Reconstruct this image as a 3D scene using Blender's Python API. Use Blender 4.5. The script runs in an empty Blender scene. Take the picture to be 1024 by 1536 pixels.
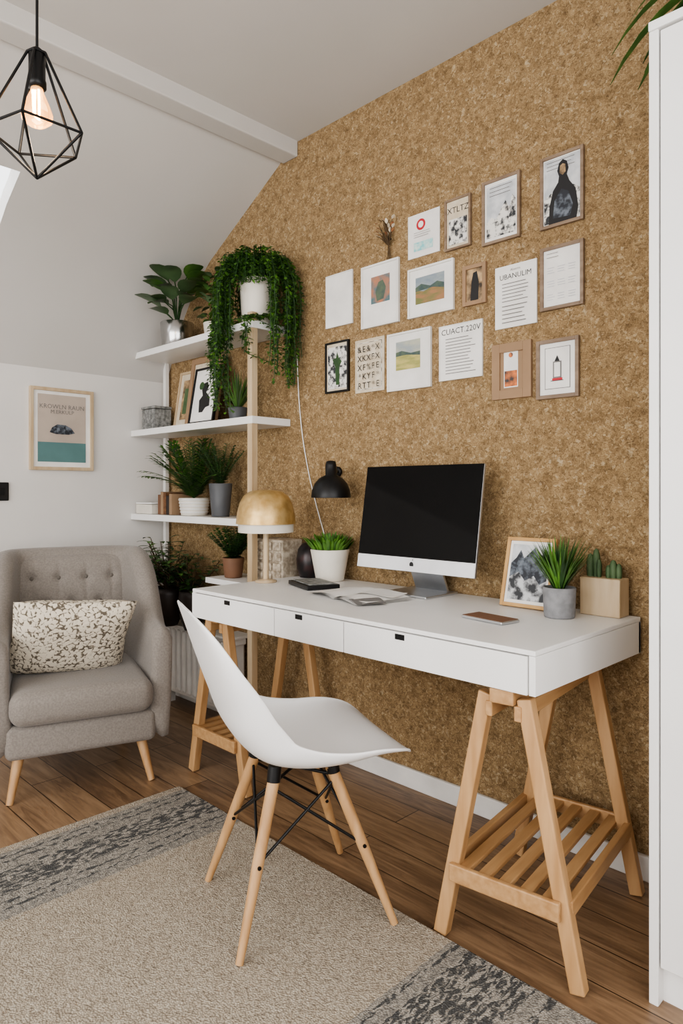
import bpy, bmesh, math, random
from mathutils import Vector, Matrix, Euler
random.seed(7)
V=Vector
def lin(c):
    return tuple(((x/255)/12.92 if x/255<=.04045 else ((x/255+.055)/1.055)**2.4) for x in c)+(1,)
# ---------------------------------------------------------------- materials
def newmat(name):
    m=bpy.data.materials.new(name); m.use_nodes=True
    nt=m.node_tree; b=nt.nodes['Principled BSDF']
    return m,nt,b
def node(nt,t,**kw):
    n=nt.nodes.new(t)
    for k,v in kw.items():
        if k.startswith('_'): setattr(n,k[1:],v)
        else: n.inputs[k.replace('__',' ')].default_value=v
    return n
def L(nt,a,b): nt.links.new(a,b)
def ramp(nt,src,stops,interp='LINEAR'):
    r=nt.nodes.new('ShaderNodeValToRGB'); r.color_ramp.interpolation=interp
    e=r.color_ramp.elements
    while len(e)<len(stops): e.new(.5)
    for i,(p,c) in enumerate(stops):
        e[i].position=p; e[i].color=c if len(c)==4 else lin(c)
    L(nt,src,r.inputs[0]); return r.outputs[0]
def coords(nt,scale=(1,1,1),rot=(0,0,0)):
    tc=nt.nodes.new('ShaderNodeTexCoord'); mp=nt.nodes.new('ShaderNodeMapping')
    mp.inputs['Scale'].default_value=scale; mp.inputs['Rotation'].default_value=rot
    L(nt,tc.outputs['Object'],mp.inputs[0]); return mp.outputs[0]
def bump(nt,b,src,strength=.3,dist=.002):
    n=node(nt,'ShaderNodeBump',Strength=strength,Distance=dist)
    L(nt,src,n.inputs['Height']); L(nt,n.outputs[0],b.inputs['Normal'])
def mat(name,c,rough=.5,metal=0,c2=None,scale=8,stretch=(1,1,1),bs=0,bd=.001,emit=None,es=0,trans=0,detail=4,lo=.35,hi=.65,coat=0,bscale=None,sheen=0,spec=None):
    m,nt,b=newmat(name)
    b.inputs['Roughness'].default_value=rough; b.inputs['Metallic'].default_value=metal
    if coat: b.inputs['Coat Weight'].default_value=coat
    if sheen: b.inputs['Sheen Weight'].default_value=sheen
    if spec is not None: b.inputs['Specular IOR Level'].default_value=spec
    if c2 is None: c2=tuple(max(0,x*.94) for x in c)
    co=coords(nt,stretch)
    n=node(nt,'ShaderNodeTexNoise',Scale=scale,Detail=detail); L(nt,co,n.inputs['Vector'])
    col=ramp(nt,n.outputs[0],[(lo,c),(hi,c2)])
    L(nt,col,b.inputs['Base Color'])
    if bs:
        n2=node(nt,'ShaderNodeTexNoise',Scale=bscale or scale*4,Detail=4); L(nt,co,n2.inputs['Vector'])
        bump(nt,b,n2.outputs[0],bs,bd)
    if trans: b.inputs['Transmission Weight'].default_value=trans
    if emit:
        b.inputs['Emission Color'].default_value=lin(emit); b.inputs['Emission Strength'].default_value=es
    return m
def cork():
    m,nt,b=newmat('cork_board'); b.inputs['Roughness'].default_value=.9; b.inputs['Specular IOR Level'].default_value=.25
    co=coords(nt,(1,1,1))
    n0=node(nt,'ShaderNodeTexNoise',Scale=60,Detail=3); L(nt,co,n0.inputs['Vector'])
    mx=node(nt,'ShaderNodeMix',_data_type='VECTOR'); mx.inputs[0].default_value=.022
    L(nt,co,mx.inputs[4]); L(nt,n0.outputs['Color'],mx.inputs[5])
    v=node(nt,'ShaderNodeTexVoronoi',Scale=150); L(nt,mx.outputs[1],v.inputs['Vector'])
    sep=nt.nodes.new('ShaderNodeSeparateColor'); L(nt,v.outputs['Color'],sep.inputs[0])
    c1=ramp(nt,sep.outputs[0],[(0,(104,84,60)),(.3,(142,117,84)),(.65,(166,140,103)),(.9,(184,159,122)),(1,(210,190,156))])
    n1=node(nt,'ShaderNodeTexNoise',Scale=260,Detail=6); n1.inputs['Roughness'].default_value=.7; L(nt,co,n1.inputs['Vector'])
    c2=ramp(nt,n1.outputs[0],[(.34,(76,58,40)),(.48,(152,126,92)),(.62,(190,166,128))])
    m2=node(nt,'ShaderNodeMix',_data_type='RGBA'); m2.inputs[0].default_value=.5
    L(nt,c1,m2.inputs[6]); L(nt,c2,m2.inputs[7])
    v2=node(nt,'ShaderNodeTexVoronoi',Scale=44)
    mx2=node(nt,'ShaderNodeMix',_data_type='VECTOR'); mx2.inputs[0].default_value=.06; L(nt,co,mx2.inputs[4]); L(nt,n0.outputs['Color'],mx2.inputs[5])
    L(nt,mx2.outputs[1],v2.inputs['Vector'])
    s2=nt.nodes.new('ShaderNodeSeparateColor'); L(nt,v2.outputs['Color'],s2.inputs[0])
    fk=ramp(nt,s2.outputs[1],[(.80,(0,0,0)),(.95,(165,165,165))])
    dd=ramp(nt,v2.outputs['Distance'],[(.15,(255,255,255)),(.45,(0,0,0))])
    mm=node(nt,'ShaderNodeMix',_data_type='RGBA',_blend_type='MULTIPLY'); mm.inputs[0].default_value=1; L(nt,fk,mm.inputs[6]); L(nt,dd,mm.inputs[7])
    m4=node(nt,'ShaderNodeMix',_data_type='RGBA'); L(nt,mm.outputs[2],m4.inputs[0]); L(nt,m2.outputs[2],m4.inputs[6]); m4.inputs[7].default_value=lin((232,216,184))
    n3=node(nt,'ShaderNodeTexNoise',Scale=26,Detail=3); L(nt,co,n3.inputs['Vector'])
    f=ramp(nt,n3.outputs[0],[(.35,(222,219,216)),(.6,(255,255,255))])
    m3=node(nt,'ShaderNodeMix',_data_type='RGBA',_blend_type='MULTIPLY'); m3.inputs[0].default_value=1
    L(nt,m4.outputs[2],m3.inputs[6]); L(nt,f,m3.inputs[7])
    L(nt,m3.outputs[2],b.inputs['Base Color']); bump(nt,b,n1.outputs[0],.7,.005)
    return m
def woodfloor():
    m,nt,b=newmat('oak_floor'); b.inputs['Roughness'].default_value=.36
    co=coords(nt)
    br=node(nt,'ShaderNodeTexBrick',Scale=1.0); br.offset=.37
    br.inputs['Brick Width'].default_value=1.15; br.inputs['Row Height'].default_value=.125
    br.inputs['Mortar Size'].default_value=.0018; br.inputs['Bias'].default_value=0
    br.inputs['Color1'].default_value=(0,0,0,1); br.inputs['Color2'].default_value=(1,1,1,1); br.inputs['Mortar'].default_value=(.5,.5,.5,1)
    L(nt,co,br.inputs['Vector'])
    c2=coords(nt,(2.2,20,1))
    n=node(nt,'ShaderNodeTexNoise',Scale=1.6,Detail=7,Distortion=1.2); n.inputs['Roughness'].default_value=.62; L(nt,c2,n.inputs['Vector'])
    add=node(nt,'ShaderNodeMath',_operation='MULTIPLY_ADD'); L(nt,br.outputs['Color'],add.inputs[0]); add.inputs[1].default_value=.2; L(nt,n.outputs[0],add.inputs[2])
    col=ramp(nt,add.outputs[0],[(.32,(84,64,48)),(.52,(122,97,74)),(.68,(144,117,90)),(.85,(162,134,105))])
    mm=node(nt,'ShaderNodeMix',_data_type='RGBA'); L(nt,br.outputs['Fac'],mm.inputs[0]); L(nt,col,mm.inputs[6]); mm.inputs[7].default_value=lin((54,38,27))
    L(nt,mm.outputs[2],b.inputs['Base Color']); bump(nt,b,n.outputs[0],.12,.002)
    return m
def rugmat():
    m,nt,b=newmat('woven_rug'); b.inputs['Roughness'].default_value=.95
    tc=nt.nodes.new('ShaderNodeTexCoord'); sp=nt.nodes.new('ShaderNodeSeparateXYZ'); L(nt,tc.outputs['Object'],sp.inputs[0])
    wb=node(nt,'ShaderNodeTexNoise',Scale=60,Detail=2); L(nt,tc.outputs['Object'],wb.inputs['Vector'])
    wa=node(nt,'ShaderNodeMath',_operation='MULTIPLY_ADD'); L(nt,wb.outputs[0],wa.inputs[0]); wa.inputs[1].default_value=.012; L(nt,sp.outputs[0],wa.inputs[2])
    mr=node(nt,'ShaderNodeMapRange'); mr.inputs[1].default_value=1.146; mr.inputs[2].default_value=2.766; L(nt,wa.outputs[0],mr.inputs[0])
    w=node(nt,'ShaderNodeTexVoronoi',Scale=210); L(nt,tc.outputs['Object'],w.inputs['Vector'])
    wn=node(nt,'ShaderNodeTexNoise',Scale=120,Detail=4); L(nt,tc.outputs['Object'],wn.inputs['Vector'])
    base=ramp(nt,wn.outputs[0],[(.3,(160,147,130)),(.5,(190,177,158)),(.7,(208,197,180))])
    n=node(nt,'ShaderNodeTexNoise',Scale=60,Detail=3,Distortion=.8); n.inputs['Roughness'].default_value=.55
    co=coords(nt,(1.5,.6,1)); L(nt,co,n.inputs['Vector'])
    pat=ramp(nt,n.outputs[0],[(.45,(84,84,83)),(.51,(130,127,121)),(.56,(182,175,164))])
    n2=node(nt,'ShaderNodeTexNoise',Scale=90,Detail=5); co2=coords(nt,(1,.8,1)); L(nt,co2,n2.inputs['Vector'])
    pal=ramp(nt,n2.outputs[0],[(.36,(136,132,125)),(.52,(164,158,148)),(.64,(186,179,167))])
    def s(x): return (x-1.14)/1.62
    W=(1,1,1,1);K=(0,0,0,1)
    dark=ramp(nt,mr.outputs[0],[(0,K),(s(1.195),W),(s(1.208),K),(s(1.225),W),(s(1.238),K),(s(1.275),W),(s(1.40),K),(s(1.435),W),(s(1.448),K),(s(1.465),W),(s(1.478),K),(s(2.385),W),(s(2.395),K),(s(2.42),W),(s(2.60),K),(s(2.63),W),(s(2.65),K)],'CONSTANT')
    pale=ramp(nt,mr.outputs[0],[(0,K),(s(1.175),W),(s(1.515),K),(s(2.37),W),(s(2.73),K)],'CONSTANT')
    m1=node(nt,'ShaderNodeMix',_data_type='RGBA'); L(nt,pale,m1.inputs[0]); L(nt,base,m1.inputs[6]); L(nt,pal,m1.inputs[7])
    m2=node(nt,'ShaderNodeMix',_data_type='RGBA'); L(nt,dark,m2.inputs[0]); L(nt,m1.outputs[2],m2.inputs[6]); L(nt,pat,m2.inputs[7])
    m3=node(nt,'ShaderNodeMix',_data_type='RGBA',_blend_type='MULTIPLY'); m3.inputs[0].default_value=1
    wr=ramp(nt,w.outputs['Distance'],[(.0,(255,255,255)),(.7,(200,200,200))])
    L(nt,m2.outputs[2],m3.inputs[6]); L(nt,wr,m3.inputs[7])
    L(nt,m3.outputs[2],b.inputs['Base Color']); bump(nt,b,w.outputs['Distance'],.8,.004)
    return m
def pillowmat():
    m,nt,b=newmat('speckled_cushion_fabric'); b.inputs['Roughness'].default_value=.95
    co=coords(nt)
    v=node(nt,'ShaderNodeTexVoronoi',Scale=50,_feature='DISTANCE_TO_EDGE'); L(nt,co,v.inputs['Vector'])
    n=node(nt,'ShaderNodeTexNoise',Scale=70,Detail=2); L(nt,co,n.inputs['Vector'])
    mu=node(nt,'ShaderNodeMath',_operation='ADD'); L(nt,v.outputs['Distance'],mu.inputs[0])
    sc=node(nt,'ShaderNodeMath',_operation='MULTIPLY_ADD'); L(nt,n.outputs[0],sc.inputs[0]); sc.inputs[1].default_value=.8; sc.inputs[2].default_value=-.37
    L(nt,sc.outputs[0],mu.inputs[1])
    c=ramp(nt,mu.outputs[0],[(.02,(104,96,84)),(.07,(162,152,136)),(.12,(224,214,196))])
    L(nt,c,b.inputs['Base Color']); bump(nt,b,v.outputs['Distance'],.5,.004)
    return m
wallw=mat('painted_wall_white',(220,217,213),.8,c2=(215,212,208),scale=3,bs=.05,bscale=120)
ceilw=mat('painted_ceiling_white',(202,199,195),.85,c2=(198,195,191),scale=2)
whiteg=mat('white_lacquer',(236,235,233),.35,c2=(232,231,229),scale=4)
whitep=mat('white_plastic',(240,239,238),.32,c2=(237,236,235),scale=4)
trimw=mat('trim_white',(232,230,226),.45)
birch=mat('birch_wood',(192,154,111),.5,c2=(172,132,89),scale=6,stretch=(6,6,.7),detail=5)
birchx=mat('birch_wood_slats',(188,150,107),.5,c2=(168,128,85),scale=6,stretch=(8,.7,8),detail=5)
palewood=mat('pale_pine',(198,178,148),.55,c2=(182,158,126),scale=6,stretch=(6,6,.7))
oakf=mat('walnut_frame_wood',(142,122,102),.5,c2=(120,100,82),scale=12,stretch=(1,1,4))
goldf=mat('golden_oak',(196,156,100),.45,c2=(178,136,82),scale=14)
blackm=mat('black_metal',(20,20,21),.4,metal=.3)
blackp=mat('black_plastic',(20,20,21),.35)
screenm=mat('screen_glass',(2,2,3),.06,spec=.22)
alu=mat('brushed_aluminium',(200,202,205),.3,metal=.9)
chinw=mat('monitor_chin',(228,229,232),.3,metal=.1)
brass=mat('brushed_brass',(210,180,126),.38,metal=.65,c2=(188,154,98),scale=30,bs=.25,bscale=60,bd=.003)
silver=mat('silver_pot',(190,190,190),.2,metal=1)
greyfab=mat('grey_upholstery',(140,133,126),.95,c2=(126,119,112),scale=160,bs=.4,bscale=400,sheen=.2)
button=mat('upholstery_button',(112,106,99),.95)
paper=mat('paper_white',(236,234,230),.7)
paperb=mat('paper_beige',(214,203,184),.75,c2=(198,184,160),scale=30)
kraft=mat('kraft_board',(156,128,100),.8)
basket=mat('wicker_brown',(120,84,56),.85,c2=(86,58,38),scale=60)
ink=mat('ink_black',(30,30,32),.6)
inkg=mat('ink_grey',(120,118,116),.7)
mist=mat('print_mist_grey',(180,184,188),.6,c2=(208,210,212),scale=30)
rock=mat('print_rock_dark',(40,44,52),.6,c2=(110,118,128),scale=55,detail=9,lo=.42,hi=.62)
calink=mat('pale_note_ink',(190,192,200),.7)
red=mat('ink_red',(190,44,56),.6)
dryred=mat('dried_petal',(130,60,40),.8,c2=(170,130,90),scale=60)
teal=mat('ink_teal',(120,195,200),.6,c2=(210,225,215),scale=60)
orange=mat('ink_orange',(225,130,70),.6,c2=(60,60,60),scale=40)
sketch=mat('sketch_print',(50,52,56),.6,c2=(222,220,214),scale=60,detail=9,lo=.40,hi=.56)
sketch2=mat('mountain_print',(44,46,50),.5,c2=(196,198,200),scale=40,detail=10,lo=.42,hi=.6)
land1=mat('abstract_painting_teal',(84,112,118),.6,c2=(180,122,90),scale=26,detail=3)
skyp=mat('painted_sky',(120,136,150),.6,c2=(150,158,160),scale=30,detail=4,stretch=(.6,1,1.6))
fieldp=mat('painted_field',(112,116,70),.6,c2=(160,118,84),scale=40,detail=5,stretch=(.5,1,2))
hillp=mat('painted_hill',(66,84,84),.6,c2=(90,104,84),scale=40,detail=4)
land3=mat('landscape_painting_pale',(150,158,160),.6,c2=(180,180,160),scale=28,detail=4,stretch=(.6,1,1.6))
field2=mat('painted_meadow',(150,150,88),.6,c2=(190,178,110),scale=40,detail=5,stretch=(.5,1,2))
photo=mat('old_photo',(60,48,38),.5,c2=(190,160,120),scale=30,detail=4)
greige=mat('poster_greige',(186,172,160),.7)
seatl=mat('poster_teal',(92,128,128),.7)
leafd=mat('leaf_dark',(38,64,34),.5,c2=(54,86,44),scale=20)
leafm=mat('leaf_mid',(60,96,42),.55,c2=(86,124,56),scale=22)
leafb=mat('leaf_bright',(94,138,52),.55,c2=(70,110,42),scale=25)
leafg=mat('leaf_greyish',(66,90,58),.6,c2=(90,112,76),scale=25)
leafr=mat('rubber_leaf',(64,88,58),.4,c2=(84,108,72),scale=12)
stemm=mat('stem_brown',(82,64,42),.8)
soil=mat('soil',(48,36,28),.95,bs=.6)
potw=mat('ceramic_white_pot',(224,218,206),.5)
potg=mat('concrete_pot',(140,140,142),.85,c2=(122,122,124),scale=40)
potd=mat('charcoal_pot',(84,86,90),.5)
potk=mat('black_brown_pot',(44,35,30),.5)
terr=mat('terracotta_pot',(120,86,64),.7)
stone=mat('marbled_stone',(90,92,90),.6,c2=(150,150,148),scale=60,detail=8)
brickp=mat('patterned_stone',(196,184,166),.85,c2=(140,126,108),scale=50,detail=6)
darkv=mat('dark_glazed_vase',(26,22,24),.35,c2=(70,30,28),scale=14,lo=.5,hi=.75)
corkm=cork(); floorm=woodfloor(); rugm=rugmat(); pilm=pillowmat()
bulbm=mat('amber_bulb_glass',(255,214,160),.08,trans=.85,emit=(255,184,110),es=.9)
filam=mat('filament_glow',(255,220,160),.3,emit=(255,200,130),es=40)

# ---------------------------------------------------------------- builder
class B:
    def __init__(s,name): s.name=name; s.v=[]; s.f=[]; s.mi=[]; s.sm=[]; s.mats=[]
    def k(s,m):
        if m not in s.mats: s.mats.append(m)
        return s.mats.index(m)
    def add(s,vs,fs,m,smooth=False):
        o=len(s.v); s.v+= [tuple(x) for x in vs]; i=s.k(m)
        for f in fs: s.f.append(tuple(o+a for a in f)); s.mi.append(i); s.sm.append(smooth)
    def box(s,c,d,m,bev=0,rot=None,seg=2):
        bm=bmesh.new(); bmesh.ops.create_cube(bm,size=1)
        for v in bm.verts: v.co=V((v.co.x*d[0],v.co.y*d[1],v.co.z*d[2]))
        if bev: bmesh.ops.bevel(bm,geom=bm.edges[:],offset=bev,segments=seg,affect='EDGES',profile=.5)
        R=(rot if isinstance(rot,Matrix) else Euler(rot).to_matrix()) if rot is not None else Matrix.Identity(3)
        bm.verts.index_update()
        s.add([R@v.co+V(c) for v in bm.verts],[[v.index for v in f.verts] for f in bm.faces],m,seg>2)
        bm.free()
    def bb(s,x0,x1,y0,y1,z0,z1,m,bev=0): s.box(((x0+x1)/2,(y0+y1)/2,(z0+z1)/2),(abs(x1-x0),abs(y1-y0),abs(z1-z0)),m,bev)
    def tube(s,pts,r,m,seg=8,caps=True,flat=False):
        pts=[V(p) for p in pts]; n=len(pts)
        rs=r if isinstance(r,(list,tuple)) else [r]*n
        t=(pts[1]-pts[0]).normalized(); a=V((0,0,1)) if abs(t.z)<.9 else V((1,0,0))
        x=t.cross(a).normalized(); vs=[]
        for i,p in enumerate(pts):
            t=(pts[min(i+1,n-1)]-pts[max(i-1,0)]).normalized()
            x=(x-t*x.dot(t)).normalized(); y=t.cross(x)
            for j in range(seg):
                q=2*math.pi*(j+.5)/seg; vs.append(p+(x*math.cos(q)+y*math.sin(q))*rs[i])
        fs=[(i*seg+j,i*seg+(j+1)%seg,(i+1)*seg+(j+1)%seg,(i+1)*seg+j) for i in range(n-1) for j in range(seg)]
        s.add(vs,fs,m,not flat)
        if caps: s.add(vs[:seg],[tuple(range(seg))],m); s.add(vs[-seg:],[tuple(range(seg))],m)
    def beam(s,p0,p1,w,d,m,side=(1,0,0)):
        p0=V(p0);p1=V(p1);t=(p1-p0).normalized();x=V(side);x=(x-t*x.dot(t)).normalized();y=t.cross(x)
        R=Matrix((x,y,t)).transposed()
        s.box((p0+p1)/2,(w,d,(p1-p0).length),m,bev=min(w,d)*.12,rot=R)
    def lathe(s,prof,c,m,seg=32,smooth=True,R=None):
        vs=[];fs=[];c=V(c)
        for (r,z) in prof:
            for j in range(seg):
                q=2*math.pi*j/seg; p=V((r*math.cos(q),r*math.sin(q),z))
                vs.append((R@p if R else p)+c)
        for i in range(len(prof)-1):
            for j in range(seg): fs.append((i*seg+j,i*seg+(j+1)%seg,(i+1)*seg+(j+1)%seg,(i+1)*seg+j))
        s.add(vs,fs,m,smooth)
    def grid(s,fn,nu,nv,m,smooth=True):
        vs=[fn(i/nu,j/nv) for i in range(nu+1) for j in range(nv+1)]
        fs=[(i*(nv+1)+j,i*(nv+1)+j+1,(i+1)*(nv+1)+j+1,(i+1)*(nv+1)+j) for i in range(nu) for j in range(nv)]
        s.add(vs,fs,m,smooth)
    def leaf(s,base,d,Ln,W,m,droop=.3,n=5,fold=.15,pw=.8,peak=.5,test=None):
        base=V(base); d=V(d).normalized(); side=d.cross(V((0,0,1)))
        if side.length<.05: side=V((1,0,0))
        side.normalize(); p=base.copy(); vs=[];fs=[]; dd=d.copy()
        for i in range(n+1):
            t=i/n; q=t**(math.log(.5)/math.log(peak)) if 0<t<1 else t
            w=W/2*max(.02,math.sin(math.pi*q))**pw
            up=side.cross(dd).normalized()
            vs+= [p-side*w+up*fold*w, p, p+side*w+up*fold*w]
            dd=(dd+V((0,0,-1))*droop/n).normalized(); p=p+dd*Ln/n
        if test and not all(test(q) for q in vs): return False
        for i in range(n):
            a=i*3; fs+=[(a,a+1,a+4,a+3),(a+1,a+2,a+5,a+4)]
        s.add(vs,fs,m,True); return True
    def text(s,txt,org,ux,uz,size,m):
        cu=bpy.data.curves.new('t','FONT'); cu.body=txt; cu.size=size; cu.align_x='CENTER'; cu.resolution_u=2
        o=bpy.data.objects.new('t',cu); bpy.context.collection.objects.link(o)
        bpy.context.view_layer.update()
        me=bpy.data.meshes.new_from_object(o)
        s.add([V(org)+V(ux)*v.co.x+V(uz)*v.co.y for v in me.vertices],[tuple(p.vertices) for p in me.polygons],m)
        bpy.data.objects.remove(o); bpy.data.meshes.remove(me)
    def done(s,parent=None,recalc=True,M=None):
        me=bpy.data.meshes.new(s.name); me.from_pydata(s.v,[],s.f)
        for m in s.mats: me.materials.append(m)
        me.polygons.foreach_set('material_index',s.mi); me.polygons.foreach_set('use_smooth',s.sm)
        if recalc:
            bm=bmesh.new(); bm.from_mesh(me); bmesh.ops.recalc_face_normals(bm,faces=bm.faces[:]); bm.to_mesh(me); bm.free()
        me.update()
        o=bpy.data.objects.new(s.name,me); bpy.context.collection.objects.link(o)
        if M is not None: o.matrix_world=M
        if parent: o.parent=parent
        return o
def empty(name,M=None):
    e=bpy.data.objects.new(name,None); e.empty_display_size=.1; bpy.context.collection.objects.link(e)
    if M is not None: e.matrix_world=M
    return e

# ---------------------------------------------------------------- room
XR=4.4; YB=-4.2; CZ=2.645
prof=[(0,1.70),(.05,1.80),(.11,1.915),(.18,2.03),(.25,2.12),(.33,2.205),(.42,2.277),(.57,2.361),(.8,2.489),(1.0,2.60)]
def slopez(x):
    if x<0: return 0
    for (a,za),(c,zc) in zip(prof,prof[1:]):
        if x<=c: return za+(zc-za)*(x-a)/(c-a)
    return 2.57
def inside(p): return p.y<-.012 and p.x>.01 and p.z<slopez(p.x)-.012
b=B('wall_back_cork')
poly=[(0,0)]+prof+[(1.02,CZ+.02),(XR,CZ+.02),(XR,0)]
n=len(poly); vs=[(x,0,z) for x,z in poly]+[(x,.1,z) for x,z in poly]
b.add(vs,[tuple(range(n)),tuple(range(n,2*n))]+[(i,(i+1)%n,n+(i+1)%n,n+i) for i in range(n)],corkm); b.done()
b=B('floor'); b.bb(-.1,XR,YB,.1,-.08,0,floorm); b.done()
b=B('wall_left'); b.bb(-.1,0,YB,0.1,0,1.70,wallw); b.done()
b=B('ceiling'); b.bb(1.05,XR,YB,.1,CZ,CZ+.08,ceilw); b.done()
b=B('ceiling_slope')
ys=[.0,-.985,-1.80,YB]; off=V((-.04,0,.07)); hole=range(3,7)
for lay in (0,1):
    vs=[V((x,y,z))+(off if lay else V((0,0,0))) for x,z in prof for y in ys]
    fs=[]
    for i in range(len(prof)-1):
        for j in range(3):
            if j==1 and i in hole: continue
            fs.append((i*4+j,i*4+j+1,(i+1)*4+j+1,(i+1)*4+j))
    b.add(vs,fs,ceilw,True)
for y in (ys[1],ys[2]):
    for i in hole:
        p=V((prof[i][0],y,prof[i][1]));q=V((prof[i+1][0],y,prof[i+1][1])); b.add([p,q,q+off,p+off],[(0,1,2,3)],trimw)
for i in (3,7):
    p=V((prof[i][0],ys[1],prof[i][1]));q=V((prof[i][0],ys[2],prof[i][1])); b.add([p,q,q+off,p+off],[(0,1,2,3)],trimw)
b.done(recalc=False)
b=B('window_1')
A=V((.16,0,2.02))+off*1.2; C=V((.59,0,2.375))+off*1.2
for y in (ys[1]+.02,ys[2]-.02): b.beam(A+V((0,y,0)),C+V((0,y,0)),.035,.03,trimw,(0,1,0))
for P in (A,C): b.beam(P+V((0,ys[1],0)),P+V((0,ys[2],0)),.03,.03,trimw,(1,0,.6))
b.done()
b=B('trim_1'); b.bb(1.0,1.10,YB,0,2.577,CZ+.05,ceilw,.006); b.done()
b=B('baseboard_back'); b.bb(0,2.78,-.016,-.0005,0,.072,trimw,.004); b.done()
b=B('baseboard_left'); b.bb(.0005,.016,YB,-.02,0,.072,trimw,.004); b.done()
def windowed(name,axis,pos,a0,a1,w0,w1,z0,z1):
    b=B(name)
    def seg(p,q,zz0,zz1):
        if axis=='y': b.bb(p,q,pos-.1,pos,zz0,zz1,wallw)
        else: b.bb(pos,pos+.1,p,q,zz0,zz1,wallw)
    seg(a0,w0,0,CZ); seg(w1,a1,0,CZ); seg(w0,w1,0,z0); seg(w0,w1,z1,CZ); b.done()
windowed('wall_front','y',YB,0.0,XR,.6,3.9,.5,2.4)
windowed('wall_right','x',XR,YB,.1,-3.7,-.9,.5,2.4)
b=B('window_2')
for x in (.6,1.7,2.8,3.9): b.bb(x-.03,x+.03,YB-.07,YB-.02,.5,2.4,trimw)
for z in (.53,1.45,2.37): b.bb(.6,3.9,YB-.07,YB-.02,z-.03,z+.03,trimw)
b.done()
b=B('window_3')
for y in (-3.7,-2.3,-.9): b.bb(XR+.02,XR+.07,y-.03,y+.03,.5,2.4,trimw)
for z in (.53,2.37): b.bb(XR+.02,XR+.07,-3.7,-.9,z-.03,z+.03,trimw)
b.done()
b=B('area_rug'); b.bb(1.14,2.76,-3.1,-.622,0,.012,rugm,.004); b.done()

# ---------------------------------------------------------------- desk
e=empty('writing_desk')
x0,x1,y0,y1,z0,z1=1.21,2.59,-.61,-.02,.648,.75
b=B('desktop_box')
b.bb(x0,x1,y0,y1,z1-.012,z1,whiteg,.002)
b.bb(x0,x0+.016,y0,y1,z0,z1-.0125,whiteg,.001); b.bb(x1-.016,x1,y0,y1,z0,z1-.0125,whiteg,.001)
b.bb(x0,x1,y1-.012,y1,z0,z1-.0125,whiteg); b.bb(x0+.01,x1-.01,y0+.02,y1,z0+.002,z0+.012,whiteg)
b.done(e)
for i,(a,c,h) in enumerate([(x0+.002,1.681,1.43),(1.683,1.990,1.80),(1.992,x1-.018,2.20)]):
    b=B(f'drawer_{i+1}'); b.bb(a+.001,c-.001,y0-.004,y0+.014,z0,z1-.0145,whiteg,.0015)
    b.bb(h-.016,h+.016,y0-.0055,y0-.003,z1-.034,z1-.019,blackm,.001); b.done(e)
def trestle(cxf,cxb,yf,yb):
    e=empty('trestle')
    rot=math.atan2(cxb-cxf,yb-yf)
    mid=V(((cxf+cxb)/2,(yf+yb)/2,0)); M=Matrix.Translation(mid)@Matrix.Rotation(-rot,4,'Z')
    e.matrix_world=M; h=(yb-yf)/2/math.cos(rot)
    b=B('top_bar'); b.bb(-.03,.03,-h-.03,h+.03,.612,.646,birchx,.003); b.done(e)
    k=0
    for y in (-h,h):
        for sx in (-1,1):
            k+=1; b=B(f'leg_{k}')
            b.beam((sx*.048,y,.628),(sx*.172,y,.004),.035,.032,birch,(1,0,0)); b.done(e)
        s_=-1 if y<0 else 1
        b=B('end_cross_rail'); b.bb(-.137,.137,y+s_*.017,y+s_*.031,.155,.198,birchx,.003); b.done(e)
    for sx in (-1,1):
        b=B('side_rail'); b.bb(sx*.148-.009,sx*.148+.009,-h,h,.158,.196,birchx,.003); b.done(e)
        b=B('top_side_rail'); b.bb(sx*.036-.009,sx*.036+.009,-h-.02,h+.02,.575,.611,birchx,.003); b.done(e)
    b=B('shelf_slats')
    for i in range(5):
        x=-.105+i*.0525; b.bb(x-.015,x+.015,-h-.02,h+.02,.180,.192,birchx,.002)
    b.done(e)
trestle(2.497,2.440,-.578,-.115); trestle(1.205,1.205,-.49,-.105)

# ---------------------------------------------------------------- shell chair
ang=math.atan2(-.39,.92)
CM=Matrix.Translation((1.985,-.785,.0125))@Matrix.Rotation(ang,4,'Z')
e=empty('shell_chair',CM)
def cr(P,t):
    n=len(P)-1; x=t*n; i=min(int(x),n-1); f=x-i
    g=lambda j:P[max(0,min(n,j))]
    a,b_,c,d=g(i-1),g(i),g(i+1),g(i+2)
    return tuple(.5*((2*b_[k])+(-a[k]+c[k])*f+(2*a[k]-5*b_[k]+4*c[k]-d[k])*f*f+(-a[k]+3*b_[k]-3*c[k]+d[k])*f**3) for k in range(len(b_)))
SP=[(-.296,.804,.07,.002),(-.292,.792,.155,.008),(-.276,.74,.198,.03),(-.25,.66,.218,.055),(-.222,.58,.225,.08),(-.19,.50,.225,.095),(-.13,.432,.225,.095),(-.04,.408,.23,.08),(.06,.412,.233,.058),(.15,.430,.230,.035),(.22,.432,.21,.016),(.256,.415,.15,.004),(.266,.400,.05,.0)]
def shell(uu,vv):
    y,z,w,l=cr(SP,vv); y2,z2,_,_=cr(SP,min(1,vv+.01)); y1,z1,_,_=cr(SP,max(0,vv-.01))
    t=V((0,y2-y1,z2-z1)).normalized(); nrm=V((0,-t.z,t.y))
    if nrm.dot(V((0,1,1)))<0: nrm=-nrm
    u=(uu-.5)*2; x=w*math.sin(u*math.pi/2*.98)/math.sin(math.pi/2*.98)
    return V((x,y,z))+nrm*l*abs(u)**2.4
b=B('seat_shell'); b.grid(shell,26,56,whitep); o=b.done(e)
sm=o.modifiers.new('Solidify','SOLIDIFY'); sm.thickness=.007; sm.offset=0
ss=o.modifiers.new('Subsurf','SUBSURF'); ss.levels=1; ss.render_levels=1
legs=[]
i=0
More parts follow.
